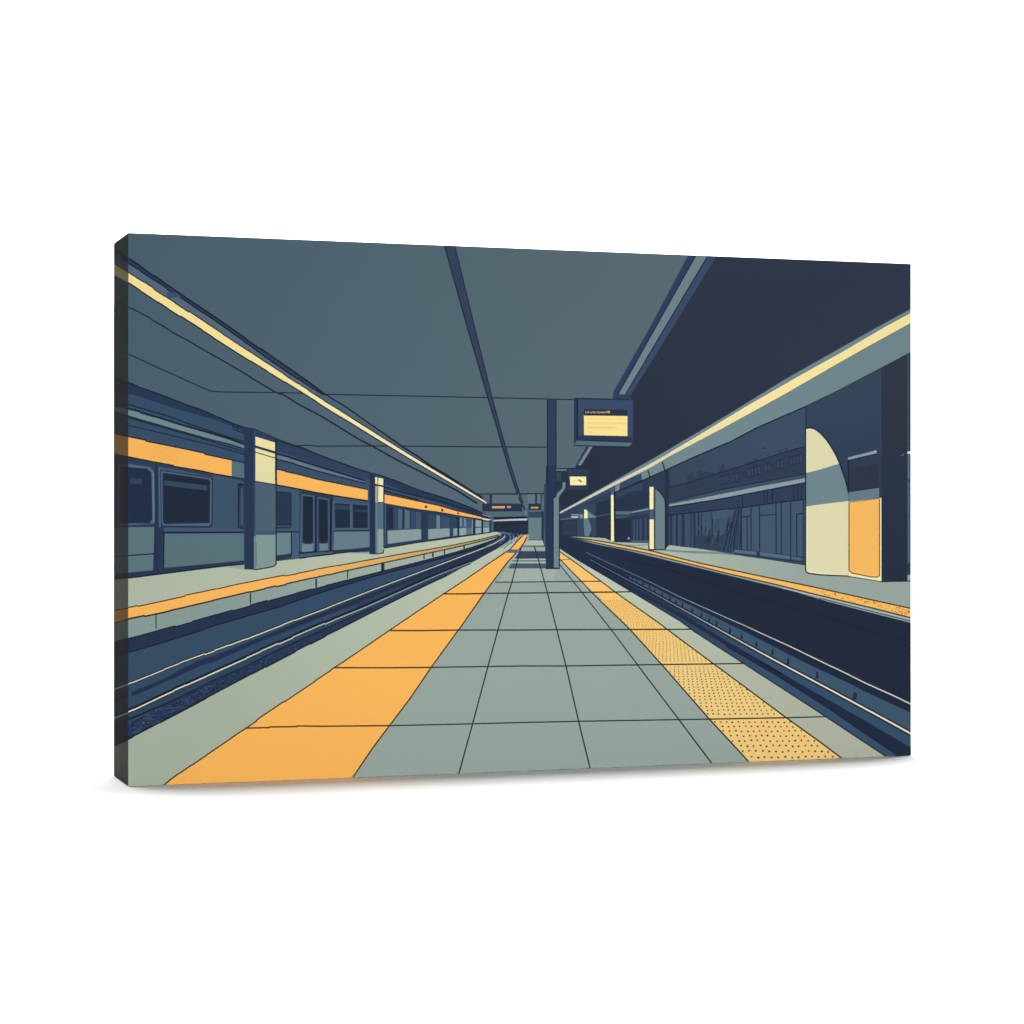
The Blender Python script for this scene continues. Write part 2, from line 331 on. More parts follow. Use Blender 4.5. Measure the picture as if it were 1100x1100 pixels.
# tactile dots
y = 645.0; row = 0
def edge_x(line, yy):
    p = a.pts(line)
    for (x0, y0), (x1, y1) in zip(p, p[1:]):
        if y0 <= yy <= y1: return x0 + (x1 - x0) * (yy - y0) / (y1 - y0)
    return p[-1][0]
while y < 822:
    s = y - 565.0
    step = max(1.7, 5.4 * (s / 227) ** 2); dx = max(2.2, .0292 * s)
    x0, x1 = edge_x(YL, y), edge_x(YR, y)
    x = x0 + dx * (.55 + .5 * (row % 2)); near = min(1, max(0, (y - 655) / 70))
    r = max(.62, 1.2 * s / 227) * (1.0 if y > 690 else .95)
    skip = any(abs(y - q) < .9 + r for q in (676, 713.4, 771.8))
    while x < x1 - dx * .35 and not skip:
        k = rnd.random()
        c = tuple(int(u * (1 - f) + v * f) for u, v, f in zip((206, 150, 76), (60, 38, 30), [(.35 + .65 * near) * (.68 + .32 * k)] * 3))
        a.dot(c, x + rnd.uniform(-.08, .08) * dx, y + rnd.uniform(-.12, .12) * step, r * rnd.uniform(.85, 1.15), r * rnd.uniform(.75, .95), 6 if y > 720 else 4, rnd.random())
        x += dx
    y += step; row += 1
L((62, 60, 44), .9, YL, 1.3); L((66, 66, 54), .9, YR, 1.3); L((44, 58, 70), .7, PE, 1.2, dy=.2)
for q in ("635,636.2 660,636", "676.5,676.2 716,676.1", "711,713.8 766,713.2", "762,772.5 844,771"): L((70, 62, 44), 1.2, q)

# ---- left platform edge and orange line
OL = jag("165,852 175,844 185,836 195.5,828 213,817 240,799 254,790 262,782.2 283,769.6 285,767 300,757.4 312,749.4 315,746 325,740.4 340,731 346,726.4 360,717 418,677.4 450,655.6 478,637", 345, 26) + " 500,622.6 530,602 548,590 556,581 561.5,575.2"
OR = "370,848 379,835 400,804 418,780 440,751 463,717 490,680 495,673.4 520,637.4 545,604 558,590 563,583 566,576.5"
BE = jag("125,801.5 138,794.6 147,789.6 160,783 175,775.6 177,773.6 185,770.4 207,758.4 230,746.6 232,744.6 262,729 264,727.4 297,711.4 299,709.6 340,688.4 357.5,680 380,668.4 400,658 425,645 450,632.6 480,619") + " 510,602.6 535,589 548,580.5 560,574"
P(G(EDGE, (250, 760), (182, 192, 172), (480, 620)), a.pts(BE) + [(561.5, 575.2)] + a.pts(OL)[::-1] + [(120, 852)])
P(ORANGE, a.pts(OL)[::-1] + [(370, 856)] + a.pts(OR) + [(565, 574.6)])
L(OLINE, 1.2, OL, 1.0); L((84, 66, 44), 1.2, OR, 1.0)
for q in ("263,782.2 289,781.6 289.5,780.9 319,780.6 319.5,779.8 345,780.2 418,779.5", "359.5,717.2 410,717.4 463,716.9", "419,677.3 450,677.4 493,676.8", "476.5,637.9 500,638 522.5,637.4"): L(OLINE, 1.25, q)
P((92, 100, 112), "547.5,590 559.5,590.4 555.5,594 542.5,593.8")

# ---- left track and ballast
FBm = jag("120,691 138,685.6 158,680 178,675 205,667.4 230,660.6 260,652.4 270,649.4 300,641 325,634.4 340,630.8 375,622 410,613 450,603 500,590 530,580.5 538,575.5")
P((36, 50, 84), a.pts(FBm) + [(540, 572), (531, 571), (531, 560), (566, 560), (562, 573)] + a.pts(BE)[::-1])
NL = "120,707 138,701 160,694.6 180,688.6 208,680 230,672 260,663.4 300,652 340,638 400,619.6 450,606.6 500,592.6 520,586"
T1 = jag("125,740.5 138,735 144,731.4 160,725.4 170,721.8 172,720.6 186,715 203,709.2 205,708 218,703 230,699.8 240,696 242,694.8 260,688.4 281,680 290,676 310,668 315,666 330,661.6 340,657.2 367,647 400,634 425,624 450,615.4 480,603.6 510,592.4") + " 530,584.4 540,578.6 543,575"
T2 = jag("125,771.4 138,765.6 142,762 150,758.5 165,752 167,750.4 172,748.4 190,741 192,739.6 205,733 220,727 222,725.4 230,722.4 245,716 254,711 275,702.4 290,696 292,694.4 305,689 325,680.4 340,673.2 370,661.6 400,650 425,638 450,626 480,614") + " 506,604"
B(G((52, 77, 103), (250, 690), (50, 74, 108), (480, 596)), NL, upto(T1, 512) + " 520,588")
L((30, 42, 66), 1.0, NL); L((28, 42, 66), 1.4, FBm, dy=.3)
P(G((50, 76, 104), (250, 715), (40, 58, 92), (420, 640)), a.pts(upto(T1, 440)) + a.pts(T2)[::-1])
P((34, 48, 84), "141,743.4 160,736 180,727 194,719 205,713.6 215,708.6 230,704.4 260,692.6 290,680.6 320,668 370,648.6 450,618 500,598.5 500,600.5 450,621 400,641.5 350,661 300,680.8 275,691 255,700 230,711 217,714.8 200,722 190,727.6 178,732 160,740.6 142,748")
P((50, 74, 104), "300,684 340,665.4 380,651 384,652.6 350,666 310,683"); P((44, 66, 96), "400,641 430,629 446,623.5 430,632 404,643")
L((28, 40, 66), 2.2, T2, 1.4, dy=-2.1); L((30, 42, 68), 1.0, T1, .9, dy=-1.2)
B((46, 68, 98), T2, "125,779 138,773.4 160,764 190,751 215,739 230,731 260,718.4 300,698 340,680 400,653.5 450,629.6 480,616.5 506,606")
B((37, 54, 96), "125,779 138,773.4 160,764 190,751 215,739 230,731 260,718.4 300,698 340,680 400,653.5 450,629.6 480,616.5 506,606", upto(BE, 515))
L((27, 38, 70), 1.2, "138,772.6 150,768 160,763.4 176,757 190,750.4 215,738.4 230,730.4 260,717.8 300,697.6 340,679.6 400,653", .8)
L((62, 86, 122), .8, "138,775 150,770.4 162,765.4 170,761.4 195,759.6"); L((60, 84, 120), .7, "196,752.4 214,743.6 230,736")
for k in range(520):
    x = rnd.uniform(138, 345); top = 776 - (x - 138) * .468; bot = 794 - (x - 138) * .52
    if x > 230: top = 733 - (x - 230) * .47; bot = 745 - (x - 230) * .52
    yy = top + (bot - top) * rnd.random()
    c = rnd.choice(((22, 32, 56), (24, 34, 62), (28, 40, 70), (56, 74, 112), (50, 73, 120), (62, 84, 120)))
    sz = 1.25 - .6 * (x - 138) / 207; ra = rnd.random() * 3; rl = rnd.uniform(.9, 1.7) * sz
    a.P(c, [(x + rl * math.cos(ra + q) * (1, .7, 1, .6)[i], yy + .62 * rl * math.sin(ra + q) * (1, .8, .7, 1)[i]) for i, q in enumerate((0, 1.6, 3.1, 4.7))])
L((24, 34, 60), 1.3, upto(BE, 480), 1.0, dy=-.5)
L(G((232, 226, 190), (240, 700), (196, 200, 180), (470, 610)), 1.2, T1, .9); L((40, 46, 60), .6, upto(T1, 240), dy=.9)
L(G((236, 230, 200), (240, 715), (130, 146, 158), (490, 610)), 1.5, T2, .8); L((34, 40, 56), .6, upto(T2, 230), dy=1.1)
for q, c in (("533,571.5 540,572 543,575.5 541.5,579.5 536,584", (92, 110, 140)), ("540,571.2 547,574 548.5,578 546,583 538,588.5", (108, 126, 150)), ("548,572 552,576 552.4,580 549,584.5", (110, 128, 150)), ("556,570 560,572.5 558,577", (78, 96, 120)), ("528,573.6 536,573.4 538.6,576 534,581 520,588", (70, 90, 118)), ("543.6,571.4 550,573 551.4,577.4 548.6,583 541,589.4", (66, 84, 112)), ("552,571 556.4,573.2 556.6,577.4 553,582.6", (88, 106, 130)), ("545,569.5 552,571.5 556,577", (56, 72, 104))):
    L(c, .9, q)

# ---- left platform
LP = "120,624 138,621.2 180,615.6 184,615 230,609.4 262,606 297,602.4 340,596.8 375,593.6 397,591 413,589 450,582.8 490,577.4 520,573 533,571.4 537,572.6 538.5,574.4"
LO = jag("120,657 138,653.2 160,648.6 167,647 169,645.8 190,642 220,635.4 230,633.5 260,626.6 290,621.5 307,618.8 309,617.2 340,612 380,604.5 412,598.4 450,591.8 490,585.6 520,578.6 536,574.4")
LOB = jag("120,668.5 138,664.6 165,659.6 184,655.6 186,654.2 195,652.4 230,644.6 260,637.4 300,628.6 312,626.6 314,625.4 340,619.6 380,610.6 412,604.4 450,595.6 490,587.6 520,580.4 537,575.2")
B(PLAT, LP, LO)
B(G((136, 156, 151), (250, 655), (164, 178, 164), (450, 598)), LOB, FBm)
B(G(ORANGE, (300, 625), (190, 164, 108), (520, 579)), LO, LOB)
L((78, 70, 52), 1.0, LO, .9); L((62, 68, 72), 1.5, LOB, 1.0, dy=.5)
for x, y0, y1, w in ((167.6, 660, 675.5, .9), (269, 637, 648.6, 1.1), (339.6, 621.5, 631, 1.4), (373.5, 612.5, 621.5, 1), (411.2, 605, 613.5, 2.8), (455.5, 595.5, 600.6, 1), (465, 593.6, 598.6, 1.3), (477.4, 591, 595.8, 1), (498.6, 585, 590, 1.2)):
    L((44, 62, 80), w, [(x, y0), (x, y1)])
P((148, 164, 158), "242,609 262,606.4 262,611.6")
P((140, 157, 162), "375,594.4 397,590.6 397,594.8")

# ---- left fascia above the train
FT = "120,404 138,411 147,414.5 149,415.8 160,419.5 178,426 200,434.6 217,440.4 230,446.2 250,454.8 263,459.4 273,461 293,469.4 298,472 315,478 325,481 340,487.6 360,495 385,504 398,508 410,511 425,516.4 450,526.6 480,535.6 505,545 520,552 528,557"
TRAINB = "120,624 138,621.2 180,615.6 230,609.4 262,606 297,602.4 340,596.8 397,591 413,589 450,582.8 490,577.4 528,572"
B(G((54, 78, 108), (200, 470), (58, 80, 112), (440, 540)), FT, TRAINB)
B((38, 56, 94), FT, "120,418 138,422.6 150,426 170,433 190,439.4 215,446.4 230,450.6 250,458 262,464.4 297,480 340,496 397,515 450,533 500,550 528,558")
P((46, 64, 102), "297,474 340,489 385,505 397,509 397,515.5 340,499 297,484")
L((30, 44, 72), 1.1, FT, 1.0)
L((34, 48, 80), .9, "250,455.5 250.8,461 262,465.6"); L((34, 48, 80), .8, "254.5,457.5 254.8,462")
PT = "120,436 138,440.2 150,443.2 151,444.4 170,449.6 190,456 200,459 230,467.6 246,472.4 262,478.2 297,488.6 310,492 320,495.4 340,501.6 392,517.4"
PB = "120,441.5 138,446.2 150,450 170,455.6 185,460 210,467 230,472.6 247,476.6 262,481.6 297,492.6 315,497 317,498 340,505.2 392,518.6"
B(G((114, 138, 142), (200, 462), (96, 118, 134), (340, 503)), PT, PB)
L((30, 42, 68), 1.4, PT, 1.3, dy=-1.3); L((34, 46, 78), 1.0, "138,434.6 160,441 180,446.8 200,454.4 230,464.6 262,474.4 297,484.8")
L((30, 42, 64), 1.0, PB, dy=.6); L((30, 44, 70), .9, "138,448.4 150,452 185,462.2 210,469 230,475 262,485", dy=.1)
L((36, 50, 86), 1.6, "413,523.4 430,528 450,533.4 480,540.6 512,550.4", 1.0); L((34, 48, 84), 1.2, "413,527.4 430,531.8 450,537")

L((30, 42, 62), .8, "138,457 160,462 200,471.6 230,478.6 262,488")
# ---- train: roof sign band
O1T = "120,464.5 138,469.6 156,473.2 157.5,474.6 190,481 219,487.2 220.5,488.6 230,490.6 248.8,494.6"
O1B = "120,486 138,490.2 160,494.6 186,499.4 187,500.4 215,505 230,508.4 248.8,511.6"
P((84, 112, 122), "248.8,494.8 262.5,497 262.5,514.4 248.8,511.8")
B(ORANGE, O1T, O1B); L((34, 40, 56), 1.0, O1T, dy=-.5); L((32, 38, 56), 1.2, O1B, dy=.6)
L((34, 44, 66), 1, "248.8,494.4 262.5,496.8"); L((34, 44, 66), 1.1, "248.8,512.2 262.5,514.8")
for k in range(7):                                  # rows of tiny unreadable print on the sign
    yy = 478.2 + k * 2.0; x = 163 + rnd.uniform(0, 2)
    while x < 190:
        l = rnd.uniform(1.5, 5); L((236, 168, 74), .6, [(x, yy + (x - 163) * .2), (x + l, yy + (x + l - 163) * .2)]); x += l + rnd.uniform(.6, 1.6)
for t, b in (("297.4,504.6 306,506.4 307,507.2 320,510 340,515.2 395,526.4", "297.4,520.4 315,523.6 340,528.6 360,532 395,537.4"),
             ("412.8,531 430,534.6 450,539 470,543.2 490,549 505,552.4 517.5,555.6", "412.8,540.6 430,543.6 450,547 470,549.6 490,553.2 505,555.6 517.5,557.6")):
    B(ORANGE, t, b); L((34, 40, 58), .9, t, dy=-.5); L((30, 40, 60), 1.2, b, dy=.6)
P((224, 220, 206), "518,556.4 528,558.2 528,559.6 518,558.2"); L((30, 40, 70), .8, "517.5,554.6 528,557"); L((150, 160, 176), .8, "518.5,552.6 527,555.4")
a.dot((44, 36, 44), 457.6, 544.5, 1.6, 1.5, 7); P((66, 54, 40), "474,546 476,546.4 476.2,549.6 474,549.6"); P((66, 54, 40), "491.4,550 493,550.4 493,552.8 491.4,552.8")
L((200, 150, 70), .6, "508.4,553.2 508.4,556.6")

# ---- train: first car
def glass(c, t, refl=None):
    P(c, t)
P((44, 66, 98), "120,489 138,491.6 166,496.6 262,516 262,606 120,624"); P(MIDL, "171,499 230,510 262,517.5 262,572 171,567")
P(G((60, 82, 110), (232, 540), (58, 80, 108), (260, 540)), "229.5,512 262,518 262,571.6 229.5,571.6")
P((42, 60, 96), "138,491.8 166,497 186,501.4 215,506.6 230,510.4 230,512.6 190,504.4 166,500 138,496")
P((84, 104, 132), "138,498.6 161,501.8 164.8,505.6 166.6,562 138,564.4"); P((32, 46, 82), "138,501.6 157.5,503.4 162.6,507.6 163.8,558 160.5,562.2 138,562.4")
P((46, 68, 98), "139.5,513.8 152.5,514.2 152,520.2 139.5,519.6"); P((44, 58, 92), "138,563.8 166,563.4 166,566.6 138,567")
P((100, 124, 136), "164.2,508 165.4,508 166.4,560 164.6,561")
P((36, 50, 82), "166.6,498 169.6,498.6 169.8,612 165.6,613"); P((76, 98, 128), "170.2,502 171.6,502 172.4,566 171,566")
P((36, 50, 82), "172.2,504.6 226.8,512.6 229,515 228.6,564 226,567 173,566.6"); P((80, 102, 130), "173.2,505.8 226,513.6 227.6,515.6 227,562.6 224.6,565 175.4,564.6 173.6,562")
P((34, 48, 78), "174.6,507.6 224,514.8 226,517 225.4,562 175.8,563 174.8,560"); P((28, 40, 58), "176.2,509.6 224,516.4 224,561 177.4,561.6")
P((52, 74, 98), "176.6,516 222.6,521.6 222.6,527 176.6,521.4")
P((30, 42, 66), "255.4,519.6 257,519 258,520 262,520.4 262,522 258,522 256.6,566 255.6,566"); P((42, 60, 92), "258,522 262,522 262,567 257,567"); P((62, 84, 110), "258.6,524 261,524 261,564 258.6,564")
L((34, 48, 78), .9, "257,519.8 262,520.6"); L((34, 48, 78), .9, "255.6,566 262,568.4")
P((93, 117, 127), "120,566.5 138,566.4 165.8,566 164.6,612.4 138,615 120,617"); L((36, 54, 78), 1.1, "138,596.8 165,594.8")
P((36, 50, 84), "165.8,566 176.6,571.4 175.6,610 176,613.4 164.4,614"); P((40, 58, 90), "169.8,566 176,566 176,612 170,612"); L((52, 70, 108), 1, "172,568 171,610")
P((64, 88, 118), "176,567 262,568.5 262,572 176,571.4"); P((87, 113, 122), "176.6,573.4 262,572.8 262,602 230,605.2 176,610")
L((32, 46, 76), 1.2, "173,571.8 230,571.8 262,571.6"); L((32, 46, 76), 1.1, "176.2,573 175.6,610")
P((38, 53, 86), "120,618.5 138,615.4 166,612.8 176,610.4 230,605.4 262,602.2 262,606 230,609.4 180,615.6 138,621.2 120,624")
L((28, 40, 62), 1, "138,621 180,615.4 184,614.6 230,609.2 262,606")

# ---- train: cars between the columns
P(MIDL, "296.5,522 322,527 322,600 296.5,603"); P((34, 50, 80), "296.5,527.4 311.4,528.6 313.4,530.6 313.2,565.4 311.4,567.8 296.5,568")
P((38, 54, 86), "296.5,529 311,530 312,532 312,562 310,563.6 296.5,563.6"); L((60, 82, 110), 1.3, "297,565.4 311.5,565.2")
L((32, 46, 76), 1, "296.5,571.4 322,571.4"); P((104, 131, 137), "297.4,572.4 312.4,572.4 312.4,594.4 297.4,596.6"); L((34, 48, 78), 1, "313,572 313,597"); P((70, 92, 120), "313.6,572.6 321.6,572.6 320.4,598 313.6,599")
P((38, 54, 86), "297,596.8 313,594.6 313,599.4 297,602.4")
P((40, 58, 92), "322,527 358.5,533 358.5,596 321,600")
P((72, 94, 118), "323.6,530.4 338,532.6 338.5,590 323.6,592.6 322,592"); P((44, 62, 94), "324.8,532.4 336.6,534 336.6,588 324.8,588")
P((28, 39, 58), "325.8,535 327,533.4 334.6,533.6 335.8,535 336.2,580.6 334,583.2 328,583.2 325.4,580.6")
P((106, 132, 142), "324.6,583.6 328,584.6 334,584.6 336.6,583.4 336.6,592 324.4,593"); L((34, 48, 78), 1.0, "321,594.4 340,592.6 358,591.6"); P((66, 90, 116), "321.6,595.4 340,593.6 358,592.4 358,595 321,598.6")
P((72, 94, 118), "341,533.6 353.8,536 353.8,591.4 341,592.6"); P((40, 56, 90), "342,535.4 352.6,537.4 352.6,590 342,591")
P((28, 39, 60), "342.4,538 344,536.4 350.2,536.6 351.4,538.6 352,580 349.6,583 344.6,583 342.4,580"); P((100, 126, 138), "343,583.6 349.6,584.2 352.4,583 352.4,590.6 343,591.6")
L((30, 44, 76), 1.2, "338.9,533 339.2,593"); L((30, 44, 76), 1.3, "355.8,535.6 355,592"); L((76, 98, 124), 1.1, "358,537.6 357.2,591")
P((58, 84, 108), "358.6,533.4 397,540.6 397,593 358.6,594"); P((70, 92, 120), "358.8,539 396.6,542 396.6,569 358.8,569")
P((30, 44, 70), "359.4,540.4 376,541.4 376,567 360,567.2"); P((42, 68, 98), "359.4,542.4 376,543.6 376,547.6 359.4,547.2")
P((30, 43, 70), "378.8,541.6 395,543 395.2,567 379.2,567.4"); P((44, 64, 94), "380,547 394.6,548 394.6,550.4 380,549.4")
L((44, 62, 96), 1.1, "358.6,570.4 397,570"); P((99, 123, 133), "359,571.2 397,570.8 397,587.6 378,589.6 358,591"); P((38, 54, 86), "358,591 378,589.6 397,587.6 397,590.6 358,594.4"); L((30, 42, 70), .9, "322,600 340,596.8 358,595 397,590.6")
# beyond the second column
P((40, 58, 90), "412.6,541 450,547.6 490,553.6 530,560 530,571.6 490,577 450,582.4 412.6,588.6")
P((30, 42, 72), "416.6,544.4 422,545.4 422,568.6 417,568.8")
for x0, x1, c in ((423, 427, (52, 72, 100)), (427.6, 432, (78, 102, 122)), (432.4, 434.4, (34, 48, 80)), (434.6, 440, (84, 108, 124)), (442, 446, (54, 72, 102)), (446.6, 452, (64, 86, 112)), (452.5, 459, (40, 54, 92)), (460, 468, (50, 70, 100)), (468.8, 472.6, (104, 126, 142)), (473.4, 483, (58, 78, 108)), (484, 490.6, (48, 66, 104))):
    y0 = 543.2 + (x0 - 412) * .165; P(c, [(x0, y0 + .6), (x1, y0 + 1 + (x1 - x0) * .16), (x1, 567.6), (x0, 567.8)])
L((74, 96, 112), .8, "416,569.6 450,568.2")
P((135, 155, 156), "416,570.2 450,568.4 452.4,568.4 452.4,579.4 416,584.4"); L((40, 56, 88), 1.2, "415.4,543 415.6,586"); P((66, 88, 118), "412.8,541.6 414.8,542 414.8,586 412.8,586.4")
P((42, 58, 96), "452.4,568 460,568 460,580 452.4,581"); P((136, 156, 157), "460,568.4 483,567.6 483,576.2 460,579.4"); P((50, 66, 104), "483,567 487,567 487,576 483,577"); P((134, 152, 160), "487,567.6 491.2,567.4 491.2,575.2 487,575.8")
P((60, 86, 112), "493.4,555 508,557.6 508,567 493.4,567"); P((112, 134, 142), "494,556 496.4,556.4 496.4,565.6 494,565.6"); P((112, 134, 150), "498.6,556.8 500.6,557 500.6,565.6 498.6,565.6")
P((142, 162, 162), "493.4,567.4 500.6,567 500.6,574.4 493.4,575.4"); P((84, 110, 132), "500.6,567 507,566.8 507,573.4 500.6,574.4"); L((150, 168, 172), .7, "507.4,558 507.4,573.6")
P((26, 40, 62), "491.2,554 493.4,554.4 493.4,576 491.2,576.4"); P((34, 50, 72), "508,557 510.6,557.4 510.6,574.4 508,574.8")
P((142, 162, 162), "510.8,558.6 517,559.4 517,572.6 510.8,573.6"); L((44, 66, 84), .8, "510.8,566.4 517,566.2"); P((28, 42, 62), "517,557.8 519,558 519,573 517,573.4")
P((104, 128, 134), "519.2,560 525.4,560.6 525.4,566 519.2,566.2"); P((150, 170, 166), "519.2,566.8 525.4,566.6 525.4,571.4 519.2,572.6"); P((50, 66, 110), "525.4,558.4 528.4,558.6 528.4,571.2 525.4,571.8"); P((82, 104, 130), "528.4,555 530,556 530,571 528.4,571.4")
L((36, 52, 80), .9, "413,588.8 450,582.6 490,577.2 528,571.8")

# ---- left columns
P((38, 53, 90), "262.2,459.4 272.6,461 272.6,612 262.4,611.6"); P((50, 72, 100), "272.6,461 274.6,462 274.6,612 272.6,612")
P((44, 62, 104), "274.4,461.8 293,469.4 297,471.8 297,521 274.4,518")
COLC = G((243, 228, 165), (284, 475), (226, 219, 170), (284, 505))
P(COLC, "274.4,469 295.4,475.4 295.4,515 296,520 285,518.4 274.4,517")
P((40, 52, 84), "273,478 296.6,485 296.6,487.8 273,480.8"); L((74, 70, 60), .8, "274.4,485.8 296,492.2"); L((36, 48, 82), 1.5, "296.6,472 296.6,522")
P((74, 98, 116), "274.4,517.6 296.2,520.6 296.2,574.8 274.4,574.4"); L((40, 56, 76), .9, "273,516.8 285,518.8 296.4,520.8")
P((66, 88, 118), "273,570 296.2,570 296.2,574.6 273,574.6")
P((128, 151, 149), "274.4,574.6 296.2,574.6 296.2,606 294.6,607.8 290,609 276,611.4 274.4,611.4"); P((110, 134, 138), "272.8,576 274.6,576 274.8,611.6 272.8,611.8")
L((46, 60, 66), 1.0, "272.6,612 276,611.8 290,609.4 294.8,608 296.6,606 296.6,521"); L((88, 110, 118), .8, "275.2,582 275.6,608")
P((34, 50, 84), "397,507 403.4,509 403.4,594.8 397,594.4"); P((44, 62, 104), "403.2,509.4 413,513 413,541 403.2,540")
P((226, 222, 178), "403,512.4 405.4,512.8 405.6,521 403,520.6"); P((240, 232, 180), "406.4,513.2 411.8,514.4 411.8,539.4 406.2,539"); P((162, 172, 158), "403,522 405.6,522.2 405.6,540 403.2,540")
P((64, 62, 60), "403,519.6 412,521.4 412,523.4 403,521.6"); L((40, 52, 84), 1.1, "412.4,514 412.4,588")
P((100, 124, 134), "403.2,540.4 405.6,540.4 405.8,594.8 403.4,594.8"); P((88, 112, 132), "406.2,540.4 411.8,540.2 411.8,568 406.2,568"); P((140, 160, 154), "405.8,568.4 411.8,568.2 411.8,593.6 405.6,594.8")
L((44, 58, 84), .9, "397,594.8 405,595 411.8,594 412.4,590")

# ---- middle distance: hanging signs, tunnel mouth
P((38, 50, 92), "518,541 526,540.6 526,531 528.6,531 528.6,540.6 556,541 566,542 566,549.4 518,549.4")
P((78, 100, 110), "518.6,531.2 526,531.2 526,540.4 518.6,537"); P((92, 111, 121), "528.6,531.4 557,531.4 560,540.6 528.6,540.8")
P((222, 166, 84), "528.6,543.8 542.4,543.6 542.4,546 528.6,546.1"); P((204, 156, 96), "544.8,543.6 548.8,543.5 548.8,545.6 544.8,545.8")
for x in (531.4, 534.2, 536.4, 539.6, 547): L((190, 138, 74), .5, [(x, 543.6), (x, 546.2)])
P((80, 104, 112), "519,549.6 561,549.4 566,548 566,555 528.4,555.6"); P((86, 110, 122), "561,540 566,541 566,549 561,549")
L((28, 44, 56), 1.6, "530,556.4 566,555.6"); P((30, 42, 60), "530,556.6 567.5,556 567.5,573 556,573 540,571.2 530,571.2"); P((188, 198, 204), "530,558.6 548,557.6 566.4,557 566.4,559 548,559.4 530,560")
P((34, 48, 68), "534,566 567,563 567,574 560,574 546,569 536,570.6")
L((57, 73, 100), 1.5, "557,534 564.8,549"); L((130, 148, 158), .9, "564.6,548 564.6,552.6")
P((97, 118, 127), "567,531 574.6,531 574.6,541 567,541"); P((42, 58, 78), "574.8,530.6 577.2,530.6 577.2,541 574.8,541"); P((100, 121, 130), "577.2,531 580.4,531 580.4,541 577.2,541"); P((52, 70, 92), "580.4,530.6 582,530.6 582,541 580.4,541")
P((40, 52, 72), "567.6,541 581.4,541 581.4,548 567.6,548"); P((222, 170, 96), "570.4,544.6 578.2,544.4 578,546.2 570.4,546.3"); L((120, 90, 60), .5, "572.8,544 572.8,546.6"); L((120, 90, 60), .5, "575.6,544 575.6,546.6")
P((84, 108, 118), "567,548.2 582,548 582,549.4 567,549.6"); P((52, 70, 102), "567,549.8 582.2,549.6 582.2,556 567,556.4"); P((100, 124, 132), "567.6,556.4 581.6,556 581.6,579.4 568.2,579.6")
P((34, 52, 66), "581.6,549 584.2,549 584.2,586 583,580 581.6,580"); L((66, 82, 88), .9, "567,580 583,580")
P((70, 92, 110), "584.2,549 586,549 586,588 584.2,586")
# ---- centre column with its bracket
P((46, 62, 98), "587.8,429.4 597.4,429.6 597.4,536 587.8,536"); P((36, 52, 84), "584.6,520 588,519.4 588,592 585.6,588 584.6,560")
P((38, 53, 90), "586.4,500 597.2,500 597.2,535 594.4,536 594.4,610.4 586.6,610 585.6,590"); L((60, 82, 108), .8, "585.6,520 585.6,586")
L((34, 46, 78), .9, "588,429.6 588,520"); L((34, 46, 78), .9, "597.3,429.6 597.3,503")
P((36, 50, 80), "597,506 608,506 608,526 601.4,536 600.8,610.6 594,610.6 594,536 596,530")
P((50, 66, 84), "598,507.4 603,507.4 603,516.6 598,516.6")
P((108, 130, 140), "604.6,518 607.4,518 607.4,524.4 601.2,532.4 600.6,536 600.4,609.8 594.2,609.8 594.2,536 597.6,534 598.4,530 604,524.6")
L((34, 46, 70), .9, "600.9,534 600.9,610.6"); L((34, 46, 66), 1, "586,610.7 601.2,610.7")
L((40, 52, 76), 1, "594.2,536 594.2,610")
# ---- hanging sign boards
P((44, 58, 98), "608.4,503.6 631.6,503.6 631.6,526 608.4,526"); P((34, 46, 72), "608.4,503.6 610,503.6 610,526 608.4,526"); P((94, 115, 124), "597.4,503.8 608.6,504 608.6,506 597.4,506"); L((38, 52, 80), .9, "597,503.4 619,503.2"); L((34, 46, 70), .9, "597.4,506.6 608.6,506.6")
P((36, 46, 72), "610.6,510.8 630.8,510.8 630.8,522.6 610.6,522.6"); P((250, 240, 172), "612,512 629.6,512 629.6,521.2 612.6,521.2")
a.dot((240, 204, 110), 616.5, 516.4, 1.3, 1.5, 7); a.dot((180, 158, 110), 622.4, 516, 1.4, 1.5, 6); a.dot((160, 140, 110), 624, 517, 1.3, 1.4, 6); a.dot((214, 192, 130), 620.4, 515.6, .8, .8, 5)
P((40, 54, 90), "616.4,428.4 620.6,427.8 620.2,473 616.6,478.4"); P((56, 74, 107), "620.4,428 680,429.6 680,475.4 620.2,473")
P((34, 46, 80), "617,427.2 680.4,428.8 680.4,430 617,428.8"); L((34, 46, 80), 1, "620.4,428.4 620.2,473")
P((38, 50, 76), "627.2,439.6 674,440.2 674,446.6 627.2,446"); P((42, 56, 88), "621,468 674.4,468.6 679.6,470 679.6,475 621,472.8")
P((88, 109, 124), "619.4,473 679.6,475.2 675.4,480 617.4,478.4"); L((36, 48, 76), .8, "619.4,472.8 679.6,475"); L((36, 48, 76), .9, "617,478.6 675.6,480.2")
P((252, 229, 148), "627.2,446.4 674,446.9 674,468.4 627.5,467.4")
for y0, x1, c in ((449.8, 672, (240, 212, 132)), (454.2, 672, (222, 196, 120)), (455.9, 672, (246, 220, 140)), (458.6, 661, (214, 186, 116)), (460.4, 664, (234, 206, 128)), (464.2, 638, (224, 200, 120))):
    L(c, .8, [(631, y0), (x1, y0 + .4)])
x = 628.6                                            # the sign's unreadable heading
while x < 655:
    h = rnd.choice((1.4, 2, 2.4)); c = rnd.choice(((222, 168, 92), (200, 150, 84), (176, 168, 130), (232, 180, 100)))
    R(c, x, 443.9 - h, x + rnd.choice((.6, .9, 1.1)), 443.9); R(c, x, 443.2 - h * .4, x + 1.3, 443.7 - h * .3); x += rnd.choice((1.3, 1.6, 1.6, 2.1))

